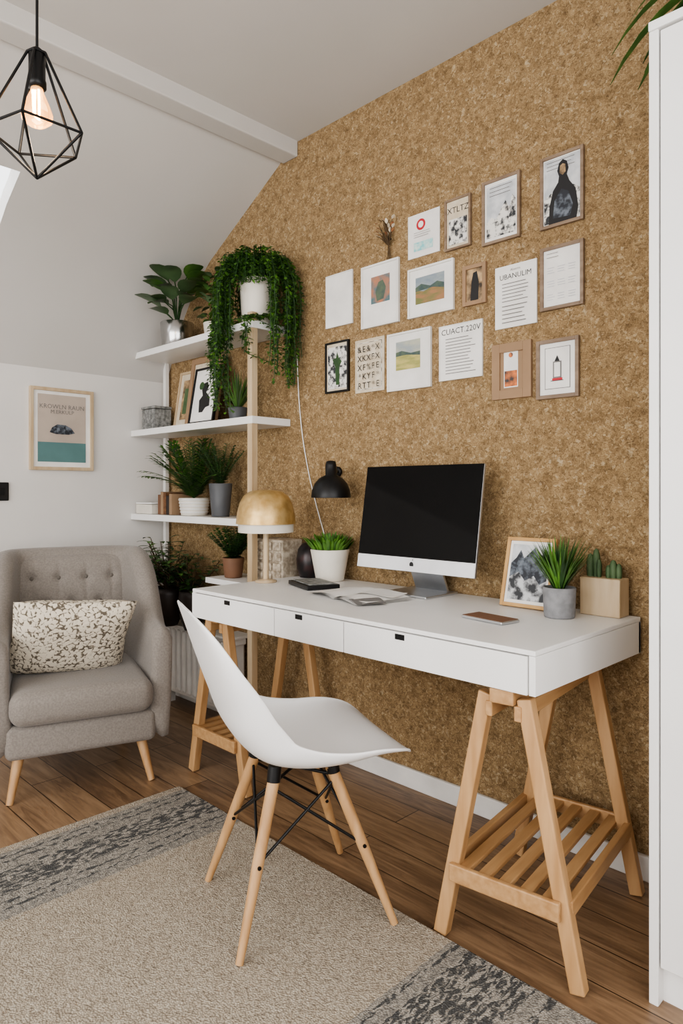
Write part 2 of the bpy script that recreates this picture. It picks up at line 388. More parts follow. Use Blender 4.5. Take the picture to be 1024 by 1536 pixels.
for sx in (-1,1):
    for sy in (-1,1):
        i+=1; top=V((sx*.085,sy*.075-.01,.385)); bot=V((sx*.185,sy*.20,0))
        legs.append((top,bot)); b=B(f'leg_{i}')
        b.tube([top,top.lerp(bot,.5),bot],[.0155,.0145,.0095],birch,14); b.done(e)
        b=B(f'bracket_{i}'); b.tube([top+V((0,0,.02)),top.lerp(bot,.045)],.0172,blackm,12); b.done(e)
b=B('wire_struts')
P=lambda k,t: legs[k][0].lerp(legs[k][1],t)
for a,c in ((0,1),(2,3),(0,2),(1,3)):
    b.tube([P(a,.08),P(c,.50)],.0038,blackm,8); b.tube([P(c,.08),P(a,.50)],.0038,blackm,8)
for a,c in ((0,3),(1,2)): b.tube([P(a,.06),P(c,.06)],.0045,blackm,8)
for k in range(4):
    q=P(k,.50); b.tube([q-V((.017,0,0)),q+V((.017,0,0))],.005,blackm,8)
b.tube([(-.09,-.08,.392),(.09,-.08,.392)],.006,blackm,8); b.tube([(-.09,.06,.392),(.09,.06,.392)],.006,blackm,8)
b.done(e)

# ---------------------------------------------------------------- armchair
f=V((.945,-.326,0)); AM=Matrix.Translation((.695,-.81,0))@Matrix.Rotation(math.atan2(-f.x,f.y),4,'Z')
e=empty('armchair',AM)
W=.325; FR=.225
def upath(t):
    la=FR+.02; le=1.05; tot=2*la+le; s_=t*tot
    if s_<la: return V((W,FR-s_,0)),V((1,0,0))
    if s_>la+le: return V((-W,FR-(tot-s_),0)),V((-1,0,0))
    a=(s_-la)/le*math.pi; c,sn=math.cos(a),math.sin(a); ex=2/3.6
    x=W*math.copysign(abs(c)**ex,c); y=-.02-.29*abs(sn)**ex
    nx=math.copysign(abs(c)**(2-ex),c)/W; ny=-abs(sn)**(2-ex)/.29
    nn=V((nx,ny,0)); nn.normalize()
    return V((x,y,0)),nn
def sstep(a,b_,x): x=max(0,min(1,(x-a)/(b_-a))); return x*x*(3-2*x)
NT=90
secs=[]
for i in range(NT+1):
    t=i/NT; p,nn=upath(t); k=sstep(.14,-.20,p.y)
    H=.585+.265*k+.01*sstep(.22,.1,p.y); th=.078+.02*k
    k2=sstep(.0,-.3,p.y)
    sec=[]
    for (q,z) in [(0.014,.16),(.004,.3),(0,.45),(0,H-.05),(.012,H-.02),(.03,H-.005),(th*.5,H),(th-.03,H-.004),(th-.008,H-.022),(th,H-.05),(th+.0,.42),(th+.01,.30),(th+.01,.2),(th*.5,.155)]:
        sec.append(p-nn*q+V((0,-.075*k2*max(0,(z-.25)/.6),0))+V((0,0,z)))
    secs.append(sec)
ns=len(secs[0]); b=B('back_and_arms')
vs=[p for s_ in secs for p in s_]
b.add(vs,[(i*ns+j,i*ns+(j+1)%ns,(i+1)*ns+(j+1)%ns,(i+1)*ns+j) for i in range(NT) for j in range(ns)],greyfab,True)
for i0 in (0,NT):
    sec=secs[i0]; cen=sum(sec,V())/ns
    ring=[cen+(p-cen)*.86+V((0,.018,0)) for p in sec]
    ring2=[cen+(p-cen)*.5+V((0,.024,0)) for p in sec]
    b.add(sec+ring+ring2+[cen+V((0,.025,0))],[(j,(j+1)%ns,ns+(j+1)%ns,ns+j) for j in range(ns)]+[(ns+j,ns+(j+1)%ns,2*ns+(j+1)%ns,2*ns+j) for j in range(ns)]+[(2*ns+j,2*ns+(j+1)%ns,3*ns) for j in range(ns)],greyfab,True)
o=b.done(e); bm=bmesh.new(); bm.from_mesh(o.data); bmesh.ops.remove_doubles(bm,verts=bm.verts[:],dist=.0005); bmesh.ops.recalc_face_normals(bm,faces=bm.faces[:]); bm.to_mesh(o.data); bm.free()
b=B('seat_base'); b.box((0,.0,.215),(.52,.51,.12),greyfab,.025,seg=4); b.done(e)
b=B('seat_cushion'); b.box((0,.035,.338),(.495,.53,.125),greyfab,.05,seg=6); b.done(e)
tufts=[(-.16,.735),(-.055,.735),(.055,.735),(.16,.735),(-.11,.63),(0,.63),(.11,.63)]
b=B('tufted_back')
def bk(u,v):
    x=(u*2-1)*.262; z=.36+v*.474
    ed=(1-abs(u*2-1)**5)*(1-abs(v*2-1)**8)
    y=-.245-.075*max(0,(z-.25)/.6)+.075*max(0,ed)**.5
    for tx,tz in tufts:
        r=math.hypot(x-tx,z-tz); y-=.016*math.exp(-(r/.022)**2)
    if z>.55:
        for tx in (-.16,-.055,.055,.16): y-=.0035*math.exp(-((x-tx)/.008)**2)*sstep(.5,.7,z)*ed
    return V((x,y,z))
b.grid(bk,90,70,greyfab)
for tx,tz in tufts:
    y=bk((tx/.262+1)/2,(tz-.36)/.474).y
    b.lathe([(0,.006),(.009,.003),(.010,-.002)],(tx,y+.001,tz),button,12,R=Euler((-math.pi/2,0,0)).to_matrix())
b.done(e)
k=0
for (tx,ty,bx,by) in ((-.21,.17,-.245,.235),(.21,.17,.245,.235),(-.19,-.2,-.22,-.27),(.19,-.2,.22,-.27)):
    k+=1; b=B(f'leg_{k}'); b.tube([(tx,ty,.17),(bx,by,.0)],[.021,.012],birch,14); b.done(e)
PM=AM@Matrix.Translation((.030,.072,.543))@Euler((math.radians(57),math.radians(-4),math.radians(4))).to_matrix().to_4x4()
b=B('throw_pillow')
for sg in (-1,1):
    def pf(a,c,sg=sg):
        u=a*2-1;v=c*2-1; h=.066*((1-u**4)*(1-v**4))**.6
        return V((u*.220*(1-.06*(1-abs(v))*abs(u)**3),v*.178*(1-.07*(1-abs(u))*abs(v)**3),sg*h))
    b.grid(pf,24,20,pilm)
b.done(M=PM)

# ---------------------------------------------------------------- shelving unit
e=empty('shelving_unit')
for i,z in enumerate((1.832,1.425,.985)):
    b=B(f'shelf_{i+1}'); b.bb(.002,1.05,-.215,-.001,z-.032,z,whiteg,.002); b.done(e)
b=B('shelf_4'); b.bb(.70,1.19,-.215,-.001,.685,.71,whiteg,.002); b.done(e)
b=B('post_left'); b.bb(.03,.055,-.04,-.017,0.073,1.80,trimw,.002); b.done(e)
b=B('post_right'); b.bb(1.012,1.044,-.212,-.18,0,1.87,palewood,.002); b.done(e)

# ---------------------------------------------------------------- framed things
def panel(name,O,ux,uz,w,h,fw,dep,fm,bm_,content=(),parent=None):
    O=V(O);ux=V(ux).normalized();uz=V(uz).normalized(); nn=ux.cross(uz)
    R=Matrix((ux,nn,uz)).transposed()
    out=nn
    b=B(name)
    def slab(x0_,x1_,y0_,y1_,d0,d1,m,bev=0):
        b.box(O+ux*(x0_+x1_)/2+uz*(y0_+y1_)/2+out*(d0+d1)/2,(x1_-x0_,d1-d0,y1_-y0_),m,bev,rot=R)
    if fw:
        slab(0,fw,0,h,0,dep,fm,.001); slab(w-fw,w,0,h,0,dep,fm,.001); slab(fw,w-fw,0,fw,0,dep,fm,.001); slab(fw,w-fw,h-fw,h,0,dep,fm,.001)
        slab(fw,w-fw,fw,h-fw,0,dep*.5,bm_); top=dep*.5
    else:
        slab(0,w,0,h,0,dep,bm_); top=dep
    lay=0
    for c in content:
        lay+=1; d=top+.0005*lay; P=lambda x,y:O+ux*x*w+uz*y*h+out*d
        if c[0]=='r': b.add([P(c[1],c[2]),P(c[3],c[2]),P(c[3],c[4]),P(c[1],c[4])],[(0,1,2,3)],c[5])
        elif c[0]=='p': b.add([P(x,y) for x,y in c[1]],[tuple(range(len(c[1])))],c[2])
        elif c[0]=='t': b.text(c[1],P(c[2],c[3]),ux,uz,c[4],c[5])
        elif c[0]=='l':
            _,xa,ya,xb,yb_,nl,m=c
            for i in range(nl):
                y=yb_-(yb_-ya)*i/max(1,nl-1); xe=xb-(xb-xa)*random.uniform(0,.25); q=.25*(yb_-ya)/nl
                b.add([P(xa,y),P(xe,y),P(xe,y+q),P(xa,y+q)],[(0,1,2,3)],m)
        elif c[0]=='c':
            _,x,y,r,m=c; cc=P(x,y); b.add([cc+ux*r*math.cos(a*math.pi/12)+uz*r*math.sin(a*math.pi/12) for a in range(24)],[tuple(range(24))],m)
    b.done(parent)
def wp(name,x0,x1,z0,z1,fw,fm,bm_,content=(),dep=.012):
    panel(name,(x0,-.0004,z0),(1,0,0),(0,0,1),x1-x0,z1-z0,fw,dep,fm,bm_,content)
fig=[(.2,.05),(.22,.3),(.3,.5),(.42,.6),(.44,.68),(.40,.76),(.44,.86),(.53,.90),(.62,.86),(.66,.76),(.62,.68),(.68,.58),(.82,.45),(.88,.2),(.84,.05)]
wp('art_print',1.727,1.8725,1.971,2.131,0,None,paper,[('c',.42,.74,.021,red),('c',.42,.74,.012,paper),('r',.2,.14,.8,.34,teal),('l',.2,.46,.75,.56,3,inkg)],.004)
wp('picture_frame',1.899,2.009,1.957,2.138,.008,oakf,paperb,[('t','XTLTZ',.5,.72,.03,ink),('r',.15,.1,.85,.6,sketch)])
wp('picture_frame',2.055,2.200,1.937,2.153,.010,oakf,paper,[('r',.12,.1,.88,.9,mist),('p',[(.12,.1),(.12,.34),(.25,.42),(.38,.36),(.5,.5),(.62,.62),(.72,.5),(.8,.68),(.88,.6),(.88,.1)],sketch),('l',.2,.74,.8,.86,3,inkg)])
wp('picture_frame',2.272,2.416,1.933,2.159,.010,oakf,paper,[('r',.09,.06,.91,.94,mist),('p',[(.09,.06),(.09,.4),(.25,.48),(.5,.4),(.75,.52),(.91,.45),(.91,.06)],sketch),('l',.15,.8,.8,.9,3,inkg),('p',fig,ink),('p',[(.3,.12),(.34,.36),(.5,.5),(.66,.44),(.76,.25),(.7,.1)],rock),('p',[(.46,.72),(.47,.82),(.53,.84),(.59,.82),(.6,.72),(.53,.68)],photo)])
wp('note_sheet',1.283,1.439,1.786,2.005,.004,trimw,paper,dep=.008)
wp('picture_frame',1.491,1.685,1.749,1.994,.008,trimw,paper,[('r',.26,.37,.76,.80,land1),('p',[(.42,.40),(.38,.55),(.46,.7),(.58,.72),(.66,.6),(.6,.42)],hillp)])
wp('picture_frame',1.730,1.937,1.748,1.930,.008,trimw,paper,[('r',.17,.26,.80,.80,skyp),('p',[(.17,.26),(.17,.55),(.35,.5),(.55,.56),(.8,.48),(.8,.26)],fieldp),('p',[(.17,.52),(.17,.6),(.3,.66),(.5,.58),(.65,.64),(.8,.58),(.8,.48),(.55,.54)],hillp)])
wp('picture_frame',1.976,2.071,1.747,1.886,.014,kraft,photo,[('p',[(.32,.12),(.36,.55),(.44,.8),(.6,.82),(.68,.55),(.66,.12)],ink)])
wp('document_print',2.105,2.258,1.646,1.852,0,None,paper,[('t','UBANULIM',.5,.78,.024,ink),('t','Alotrrn',.5,.9,.012,inkg),('l',.18,.42,.82,.7,6,inkg),('l',.18,.08,.82,.34,5,inkg)],.006)
cal=[('l',.16+.25*i,.16+.21*j,.34+.25*i,.24+.21*j,3,calink) for i in range(3) for j in range(3)]
wp('wall_calendar',2.272,2.416,1.675,1.8745,.011,oakf,paper,cal+[('l',.16,.82,.5,.88,2,inkg)])
wp('picture_frame',1.283,1.420,1.513,1.724,.008,blackm,paperb,[('r',.1,.08,.9,.9,sketch),('p',[(.45,.15),(.42,.5),(.3,.66),(.45,.68),(.5,.8),(.57,.68),(.7,.6),(.6,.5),(.6,.15)],leafd)])
wp('botanical_print',1.454,1.608,1.4975,1.7085,.005,paperb,paperb,[('r',.08,.06,.92,.94,sketch),('r',.1,.07,.9,.93,paperb)]+[x for i in range(5) for j in range(5) for x in [('t',random.choice('YXKHRFTE&*%'),.16+.17*i,.08+.17*j,.034,ink)]],dep=.006)
wp('picture_frame',1.628,1.837,1.486,1.705,.008,trimw,paper,[('r',.2,.35,.76,.84,land3),('p',[(.2,.35),(.2,.6),(.4,.62),(.76,.56),(.76,.35)],field2),('p',[(.2,.59),(.2,.66),(.34,.68),(.55,.62),(.76,.63),(.76,.56),(.45,.6)],hillp)])
wp('document_print',1.8725,2.055,1.499,1.695,.003,trimw,paper,[('t','CUACT.220V',.5,.83,.029,ink),('l',.15,.12,.85,.74,12,inkg)],.008)
wp('picture_frame',2.095,2.241,1.411,1.595,.030,kraft,kraft,[('r',.3,.2,.66,.84,paper),('r',.32,.22,.64,.5,orange),('c',.48,.78,.008,orange)],)
wp('picture_frame',2.258,2.401,1.397,1.583,.012,oakf,paper,[('r',.2,.16,.8,.86,inkg),('r',.215,.17,.785,.85,paper),('r',.38,.3,.62,.34,red),('r',.40,.34,.60,.62,inkg),('r',.43,.36,.57,.6,paper),('p',[(.44,.62),(.5,.72),(.56,.62)],ink),('r',.35,.29,.65,.3,ink)])
panel('framed_poster',(.0002,-.741,1.207),(0,1,0),(0,0,1),.313,.401,.016,.02,palewood,paper,[('r',.12,.1,.88,.92,greige),('r',.12,.1,.88,.34,seatl),('t','KROWLN RAUN',.5,.75,.03,inkg),('t','M.ERKULP',.5,.69,.026,inkg),('p',[(.3,.46),(.34,.52),(.42,.56),(.55,.555),(.64,.52),(.7,.46),(.6,.44),(.4,.44)],rock)])
b=B('light_switch'); b.bb(.0002,.012,-.915,-.834,1.06,1.146,blackp,.004); b.bb(.012,.015,-.895,-.854,1.085,1.12,blackm,.001); b.done()
b=B('dried_flower_bunch')
for i in range(26):
    a=random.uniform(-1.0,1.0); p=V((1.638,-.012,2.045)); q=p+V((math.sin(a)*.045,-random.uniform(0,.02),.03+random.random()*.07))
    b.tube([p,q],.0012,stemm,5); b.leaf(q,(math.sin(a),-.3,.6),.022,.014,dryred if i%3==0 else paperb if i%3==1 else stemm,.2,3)
for i in range(5): b.tube([(1.638,-.012,2.05),(1.63+i*.005,-.012,1.995)],.0012,stemm,5)
b.tube([(1.638,-.0004,2.075),(1.638,-.012,2.07)],.004,blackm,8); b.done()

# ---------------------------------------------------------------- plants
def pot(b,c,r,h,m,taper=.82,th=.006,seg=32):
    rb=r*taper
    b.lathe([(0,0),(rb*.96,0),(rb,.004),(r,h-.003),(r-.002,h),(r-th,h),(r-th,h-.02)],c,m,seg)
    b.lathe([(r-th,h-.018),(0,h-.012)],c,soil,seg)
def rd(): return random.uniform(-1,1)
def spiky(b,c,n,Ln,W,m,spread=.6,droop=.4):
    for i in range(n):
        a=random.uniform(0,2*math.pi); k=random.random()**.6*spread
        d=V((math.cos(a)*k,math.sin(a)*k,1)); l=Ln*random.uniform(.65,1)
        b.leaf(V(c)+V((math.cos(a),math.sin(a),0))*.015*random.random(),d,l,W,m if not isinstance(m,list) else random.choice(m),droop*k*2,5,pw=.6,peak=.35,test=inside)
b=B('potted_rubber_plant'); c=V((.33,-.135,1.833)); pot(b,c,.084,.12,silver,.9)
cnt=0
for i in range(400):
    if cnt>=20: break
    a=random.uniform(math.radians(160),math.radians(395)); hgt=.03+.20*random.random()
    base=c+V((0,0,.10)); st=base+V((math.cos(a)*.03,math.sin(a)*.03,hgt))
    d=V((math.cos(a),math.sin(a),.15+.7*random.random())); q=st+d.normalized()*random.uniform(.03,.09)
    if b.leaf(q,d,random.uniform(.12,.15),.09,leafr if i%3 else leafm,.7,6,pw=.55,test=inside):
        b.tube([base,st,q],.003,leafd,6); cnt+=1
b.done()
b=B('potted_foliage_plant'); c=V((.60,-.10,1.833)); pot(b,c,.05,.08,potw)
cnt=0
for i in range(500):
    if cnt>48: break
    a=random.uniform(0,6.28); el=random.uniform(.0,1.2); rr=random.random(); st=c+V((math.cos(a)*.09*rr,math.sin(a)*.06*rr,.10+random.random()*.23))
    if inside(st) and b.leaf(st,(math.cos(a)-.2,math.sin(a)*.7,el),.055,.034,leafm if i%2 else leafg,.8,4,test=inside):
        cnt+=1
        if cnt%3==0: b.tube([c+V((0,0,.08)),st],.002,stemm,5)
b.done()
b=B('trailing_ivy_plant'); c=V((.965,-.125,1.833)); pot(b,c,.075,.20,potw,.85)
top=c+V((0,0,.20))
def strand(a,zend,r0,pkr=(.03,.135)):
    d=V((math.cos(a),math.sin(a),0)); pk=random.uniform(*pkr); out=r0+random.uniform(-.05,.03)
    pts=[top+d*.02,top+d*.07+V((0,0,pk)),top+d*(out*.8)+V((0,0,pk*random.uniform(.6,.85))),top+d*out+V((0,0,-.03))]
    z=pts[-1].z; x=pts[-1]
    while z>zend:
        z-=.04; x=V((x.x+rd()*.005,x.y+rd()*.005,z)); pts.append(x)
    for p in pts:
        if p.y>-.014: p.y=-.014-random.random()*.03
        if p.z<1.85 and p.x<1.06 and p.y>-.23: p.y=-.23-random.random()*.03
    b.tube(pts,.0015,leafd,4,caps=False)
    for i in range(len(pts)-1):
        L_=(pts[i+1]-pts[i]).length; nn=max(2,int(L_/.008))
        for j in range(nn):
            p=pts[i].lerp(pts[i+1],j/nn); aa=random.uniform(0,6.28)
            dd=V((math.cos(aa),math.sin(aa),rd()*.6-.1)); q=p+dd*.004
            if q.y>-.03: dd.y=-abs(dd.y)
            b.leaf(q,dd,random.uniform(.015,.026),.015,random.choice([leafm,leafb,leafm,leafb,leafd]),.5,2)
for i in range(52): strand(math.radians(random.uniform(192,264)),random.uniform(1.46,1.78) if i%3 else random.uniform(1.72,1.9),.165)
for i in range(46): strand(math.radians(random.uniform(-20,64)),random.uniform(1.58,1.85),.180)
for i in range(34): strand(math.radians(random.uniform(62,195)),random.uniform(1.86,2.02),.11)
for i in range(38): strand(math.radians(random.uniform(262,342)),random.uniform(2.0,2.05),.10,(.04,.14))
b.done()

b=B('stone_box'); b.bb(.07,.20,-.19,-.09,1.426,1.53,stone,.004); b.bb(.068,.202,-.192,-.088,1.532,1.545,stone,.003); b.done()
def lean(name,x,y,w,h,z,fw,fm,bm_,content,tilt=9,dep=.014):
    t=math.radians(tilt); panel(name,(x,y,z),(1,0,0),(0,math.sin(t),math.cos(t)),w,h,fw,dep,fm,bm_,content)
lean('picture_frame',.21,-.075,.20,.30,1.428,.012,palewood,paperb,[('r',.2,.15,.8,.85,photo),('r',.3,.25,.7,.7,leafg)])
lean('picture_frame',.36,-.10,.27,.345,1.428,.028,kraft,paperb,[('r',.2,.15,.8,.8,sketch)],8)
lean('picture_frame',.46,-.145,.21,.28,1.428,.010,blackm,paper,[('p',[(.35,.2),(.3,.42),(.42,.5),(.36,.6),(.42,.72),(.55,.74),(.62,.64),(.55,.55),(.72,.45),(.75,.3),(.6,.28),(.5,.2)],ink),('c',.33,.68,.02,leafd)],10)
b=B('potted_grass'); c=V((.82,-.12,1.426)); pot(b,c,.045,.06,potd); spiky(b,c+V((0,0,.05)),90,.19,.008,[leafg,leafm],.7,.3); b.done()
b=B('storage_box'); b.bb(.03,.19,-.20,-.10,.986,1.035,potw,.003); b.bb(.03,.19,-.20,-.10,1.037,1.045,whiteg,.002); b.done()
b=B('book_stack')
for i,(h,m) in enumerate([(.10,terr),(.115,kraft),(.11,basket),(.095,potk),(.105,kraft)]):
    b.bb(.235+i*.027,.26+i*.027,-.19,-.07,.986,.986+h,m,.002)
b.done()
def feather(b,p,d,n,step,dr,ll,lw,ms,ell=.7,zmax=9):
    for j in range(n):
        d=(d+V((0,0,-dr))).normalized(); q=p+d*step
        if not inside(q) or q.z>zmax: return
        b.tube([p,q],.0014,leafd,4,False)
        for sg in (-1,1):
            for w_ in (.4,1): b.leaf(p.lerp(q,w_),d.cross(V((0,0,1))).normalized()*sg+d*ell,ll*(1-.4*j/n),lw,random.choice(ms),.4,3,test=lambda v:inside(v) and v.z<zmax)
        p=q
b=B('palm_in_basket'); c=V((.47,-.125,.986)); pot(b,c,.075,.085,potw,.85)
for i in range(5): b.lathe([(.066+i*.002,.012+i*.015),(.070+i*.002,.016+i*.015),(.066+i*.002,.02+i*.015)],c,trimw,28)
for i in range(46):
    a=random.uniform(0,6.28); k=random.uniform(.2,.95)
    feather(b,c+V((0,0,.08)),V((math.cos(a)*k,math.sin(a)*k*.8-.1,1)).normalized(),9,.032,.10*k,.065,.012,[leafm,leafg,leafb],1.0,1.385)
b.done()
b=B('potted_fern'); c=V((.70,-.13,.986)); pot(b,c,.055,.155,potd,.75)
for i in range(30):
    a=random.uniform(0,6.28); k=random.uniform(.2,.8)
    feather(b,c+V((0,0,.145)),V((math.cos(a)*k,math.sin(a)*k*.7,1)).normalized(),8,.024,.08*k,.04,.009,[leafm,leafg],.7,1.385)
b.done()
b=B('potted_bush'); c=V((.80,-.13,.711)); pot(b,c,.05,.09,terr,.8)
for i in range(48):
    a=random.uniform(0,6.28); k=random.uniform(.1,1.1)
    feather(b,c+V((0,0,.08)),V((math.cos(a)*k,math.sin(a)*k*.8,1)).normalized(),6,.026,.03,.038,.014,[leafm,leafg,leafb],.6,.945)
b.done()
b=B('patterned_stone_box'); b.bb(.99,1.17,-.15,-.035,.711,.90,brickp,.006)
for r in range(4):
    for i in range(3): b.bb(.995+i*.06+(.0 if r%2 else .01),1.045+i*.06,-.158,-.15,.722+r*.044,.757+r*.044,brickp,.004)
b.done()
b=B('radiator')
b.bb(.10,.78,-.115,-.04,.07,.10,trimw,.006); b.bb(.10,.78,-.115,-.04,.385,.415,trimw,.006)
for i in range(14): b.bb(.105+i*.048,.141+i*.048,-.125,-.035,.085,.40,trimw,.012)
b.bb(.16,.19,-.09,-.06,0,.08,trimw); b.bb(.68,.71,-.09,-.06,0,.08,trimw)
b.bb(.09,.79,-.14,-.005,.416,.428,trimw,.003)
b.done()
for (x,y,z,n,hh,r) in ((.30,-.17,.429,34,.44,.08),(.49,-.15,.429,26,.38,.062)):
    b=B('potted_ficus'); c=V((x,y,z))
    b.lathe([(0,0),(r*.6,0),(r*.95,.06),(r*1.05,.16),(r,.19),(r-.008,.19),(r-.01,.17),(0,.172)],c,potk,30)
    for i in range(n):
        a=random.uniform(0,6.28); sp=.16*random.random()+.02; p=c+V((0,0,.17)); q=c+V((math.cos(a)*sp-.02,math.sin(a)*sp-.03,.2+random.random()*(hh-.2)))
        if not inside(q): continue
        b.tube([p,q],.002,stemm,5)
        for j in range(7):
            w_=p.lerp(q,.4+.6*j/6); aa=random.uniform(0,6.28)
            b.leaf(w_,(math.cos(aa),math.sin(aa)*.7-.1,.4),.068,.028,random.choice([leafd,leafg,leafm]),.7,4,test=inside)
    b.done()

# ---------------------------------------------------------------- desk objects
DZ=.7505
b=B('brass_dome_lamp'); c=V((1.262,-.31,DZ))
b.lathe([(0,0),(.042,0),(.042,.006),(.012,.012)],c,palewood,28)
b.tube([c+V((0,0,.008)),c+V((0,0,.30))],.011,palewood,14)
b.lathe([(.108,.195),(.108,.232)],c,potw,40)
b.lathe([(.117,.228),(.116,.24),(.112,.272),(.103,.308),(.088,.336),(.066,.352),(.045,.358),(.0,.361)],c,brass,44)
b.lathe([(.109,.232),(.10,.28),(.08,.32),(0,.345)],c,potw,36); b.done()
b=B('potted_succulent'); c=V((1.405,-.100,DZ)); pot(b,c,.078,.125,potw,.72)
for i in range(190):
    a=random.uniform(0,6.28); r=.064*math.sqrt(random.random()); b.leaf(c+V((math.cos(a)*r,math.sin(a)*r,.112)),(math.cos(a)*r*11,math.sin(a)*r*11,1),random.uniform(.05,.085),.016,random.choice([leafb,leafb,leafm]),.25,4,fold=.5,test=inside)
b.done()
b=B('dark_vase'); b.lathe([(0,0),(.04,0),(.052,.035),(.055,.075),(.048,.115),(.03,.14),(.0,.145)],(1.268,-.085,DZ),darkv,28); b.done()
b=B('notebook'); b.box((1.488,-.265,DZ+.009),(.19,.13,.016),blackp,.003,rot=(0,0,math.radians(-20))); b.box((1.488,-.265,DZ+.0185),(.17,.1,.003),stone,.001,rot=(0,0,math.radians(-20))); b.done()
b=B('open_magazine')
def pg(sg,dz,rot,cx,cy,w=.15,l=.20):
    def fn(a,c):
        x=a*w*sg; y=(c-.5)*l; z=.002+dz+.016*math.sin(min(1,a*1.1)*math.pi)*math.exp(-a*1.5)
        q=math.radians(rot); return V((cx+x*math.cos(q)-y*math.sin(q),cy+x*math.sin(q)+y*math.cos(q),DZ+z))
    return fn
for sg in (-1,1):
    for k in range(4): b.grid(pg(sg,.0025*k,-14+k*3,1.78,-.33),10,2,paper)
b.grid(pg(1,.011,16,1.77,-.31,.15,.12),8,2,paper)
b.grid(pg(1,.004,-24,1.85,-.39,.09,.10),8,2,inkg)
b.done()
b=B('smartphone'); b.box((2.315,-.365,DZ+.0045),(.145,.075,.008),alu,.003,rot=(0,0,math.radians(-8))); b.box((2.315,-.365,DZ+.0092),(.139,.069,.001),terr,rot=(0,0,math.radians(-8))); b.done()
lean('picture_frame',2.205,-.13,.165,.215,DZ+.001,.011,goldf,paper,[('r',.12,.1,.88,.9,mist),('p',[(.12,.3),(.12,.62),(.22,.7),(.3,.82),(.38,.7),(.46,.76),(.58,.86),(.68,.72),(.8,.8),(.88,.66),(.88,.3)],rock),('p',[(.12,.1),(.12,.42),(.3,.5),(.45,.38),(.62,.46),(.75,.34),(.88,.4),(.88,.1)],sketch2)],14,.012)
b=B('potted_grass'); c=V((2.428,-.185,DZ)); pot(b,c,.046,.085,potg,.92); spiky(b,c+V((0,0,.075)),200,.165,.0065,[leafm,leafb,leafd],.7,.3); b.done()
b=B('wooden_cactus_planter'); b.bb(2.445,2.562,-.095,-.03,DZ,DZ+.108,palewood,.003)
def cactus(x,y,z,r,h):
    prof_=[(r*.8,0),(r,h*.3),(r,h*.7),(r*.6,h*.93),(0,h)]
    vs=[];seg=16;fs=[]
    for (rr,zz) in prof_:
        for j in range(seg):
            k=1.0 if j%2 else .75; q=2*math.pi*j/seg; vs.append((x+rr*k*math.cos(q),y+rr*k*math.sin(q),z+zz))
    for i in range(4):
        for j in range(seg): fs.append((i*seg+j,i*seg+(j+1)%seg,(i+1)*seg+(j+1)%seg,(i+1)*seg+j))
    b.add(vs,fs,leafg,True)
for (x,y,r,h) in ((2.462,-.062,.011,.07),(2.478,-.058,.011,.085),(2.49,-.066,.008,.055),(2.53,-.062,.011,.055),(2.517,-.065,.008,.04),(2.545,-.06,.009,.045)): cactus(x,y,DZ+.105,r,h)
b.done()
e=empty('desktop_computer')
def pl(x,t,out):
    th=math.radians(9); up=V((0,math.sin(th),math.cos(th))); nn=V((0,-math.cos(th),math.sin(th)))
    return V((x,-.165,.829))+up*(t*.372)+nn*out
R=Matrix.Rotation(math.radians(-9),3,'X')
def slab(b,x0,x1,t0,t1,o0,o1,m,bev=0):
    c=(pl(x0,t0,o0)+pl(x1,t1,o1))/2; b.box(c,(x1-x0,o1-o0,(t1-t0)*.372),m,bev,rot=R)
b=B('display_housing'); slab(b,1.617,2.13,0,1,-.012,0,alu,.003); slab(b,1.70,2.05,.15,.8,-.03,-.011,alu,.008); b.done(e)
b=B('chin'); slab(b,1.618,2.129,.002,.128,.0,.0022,chinw,.0005)
c=pl(1.873,.065,.003)
b.add([c+V((.009*math.cos(a*math.pi/8),0,.010*math.sin(a*math.pi/8))) for a in range(16)],[tuple(range(16))],ink)
c2=c+V((.003,-.0004,.013)); b.add([c2,c2+V((.005,0,.004)),c2+V((.002,0,.007))],[(0,1,2)],ink); b.done(e)
b=B('screen'); slab(b,1.618,2.129,.130,.998,.0,.0022,screenm,.0005); b.done(e)
b=B('stand')
b.bb(1.775,1.975,-.215,-.035,DZ,DZ+.008,alu,.003)
b.beam((1.875,-.05,DZ+.006),(1.875,-.13,.93),.14,.01,alu,(1,0,0)); b.done(e)

b=B('wall_lamp'); c=V((1.452,-.14,1.08))
b.lathe([(.077,0),(.0775,.006),(.074,.03),(.064,.055),(.045,.077),(.022,.088),(.022,.125),(.018,.142),(.0,.145)],c,blackm,40)
b.lathe([(.075,.004),(.06,.05),(.0,.07)],c,potw,32)
b.tube([c+V((0,0,.11)),c+V((-.05,.07,.108)),c+V((-.10,.139,.105))],.007,blackm,10)
b.lathe([(0,-.012),(.022,-.012),(.022,.0),(0,.0)],c+V((-.10,.128,.105)),blackm,24,R=Euler((math.pi/2,0,0)).to_matrix())
b.lathe([(0,-.03),(.018,-.022),(.026,0),(.018,.022),(0,.03)],c+V((0,0,.033)),potw,20); b.done()
b=B('hanging_cable'); pts=[]
for i in range(15):
    t=i/14; pts.append((1.10+.20*t-.05*math.sin(t*math.pi),-.006,1.70-.84*t))
b.tube(pts,.0025,trimw,6); b.done()

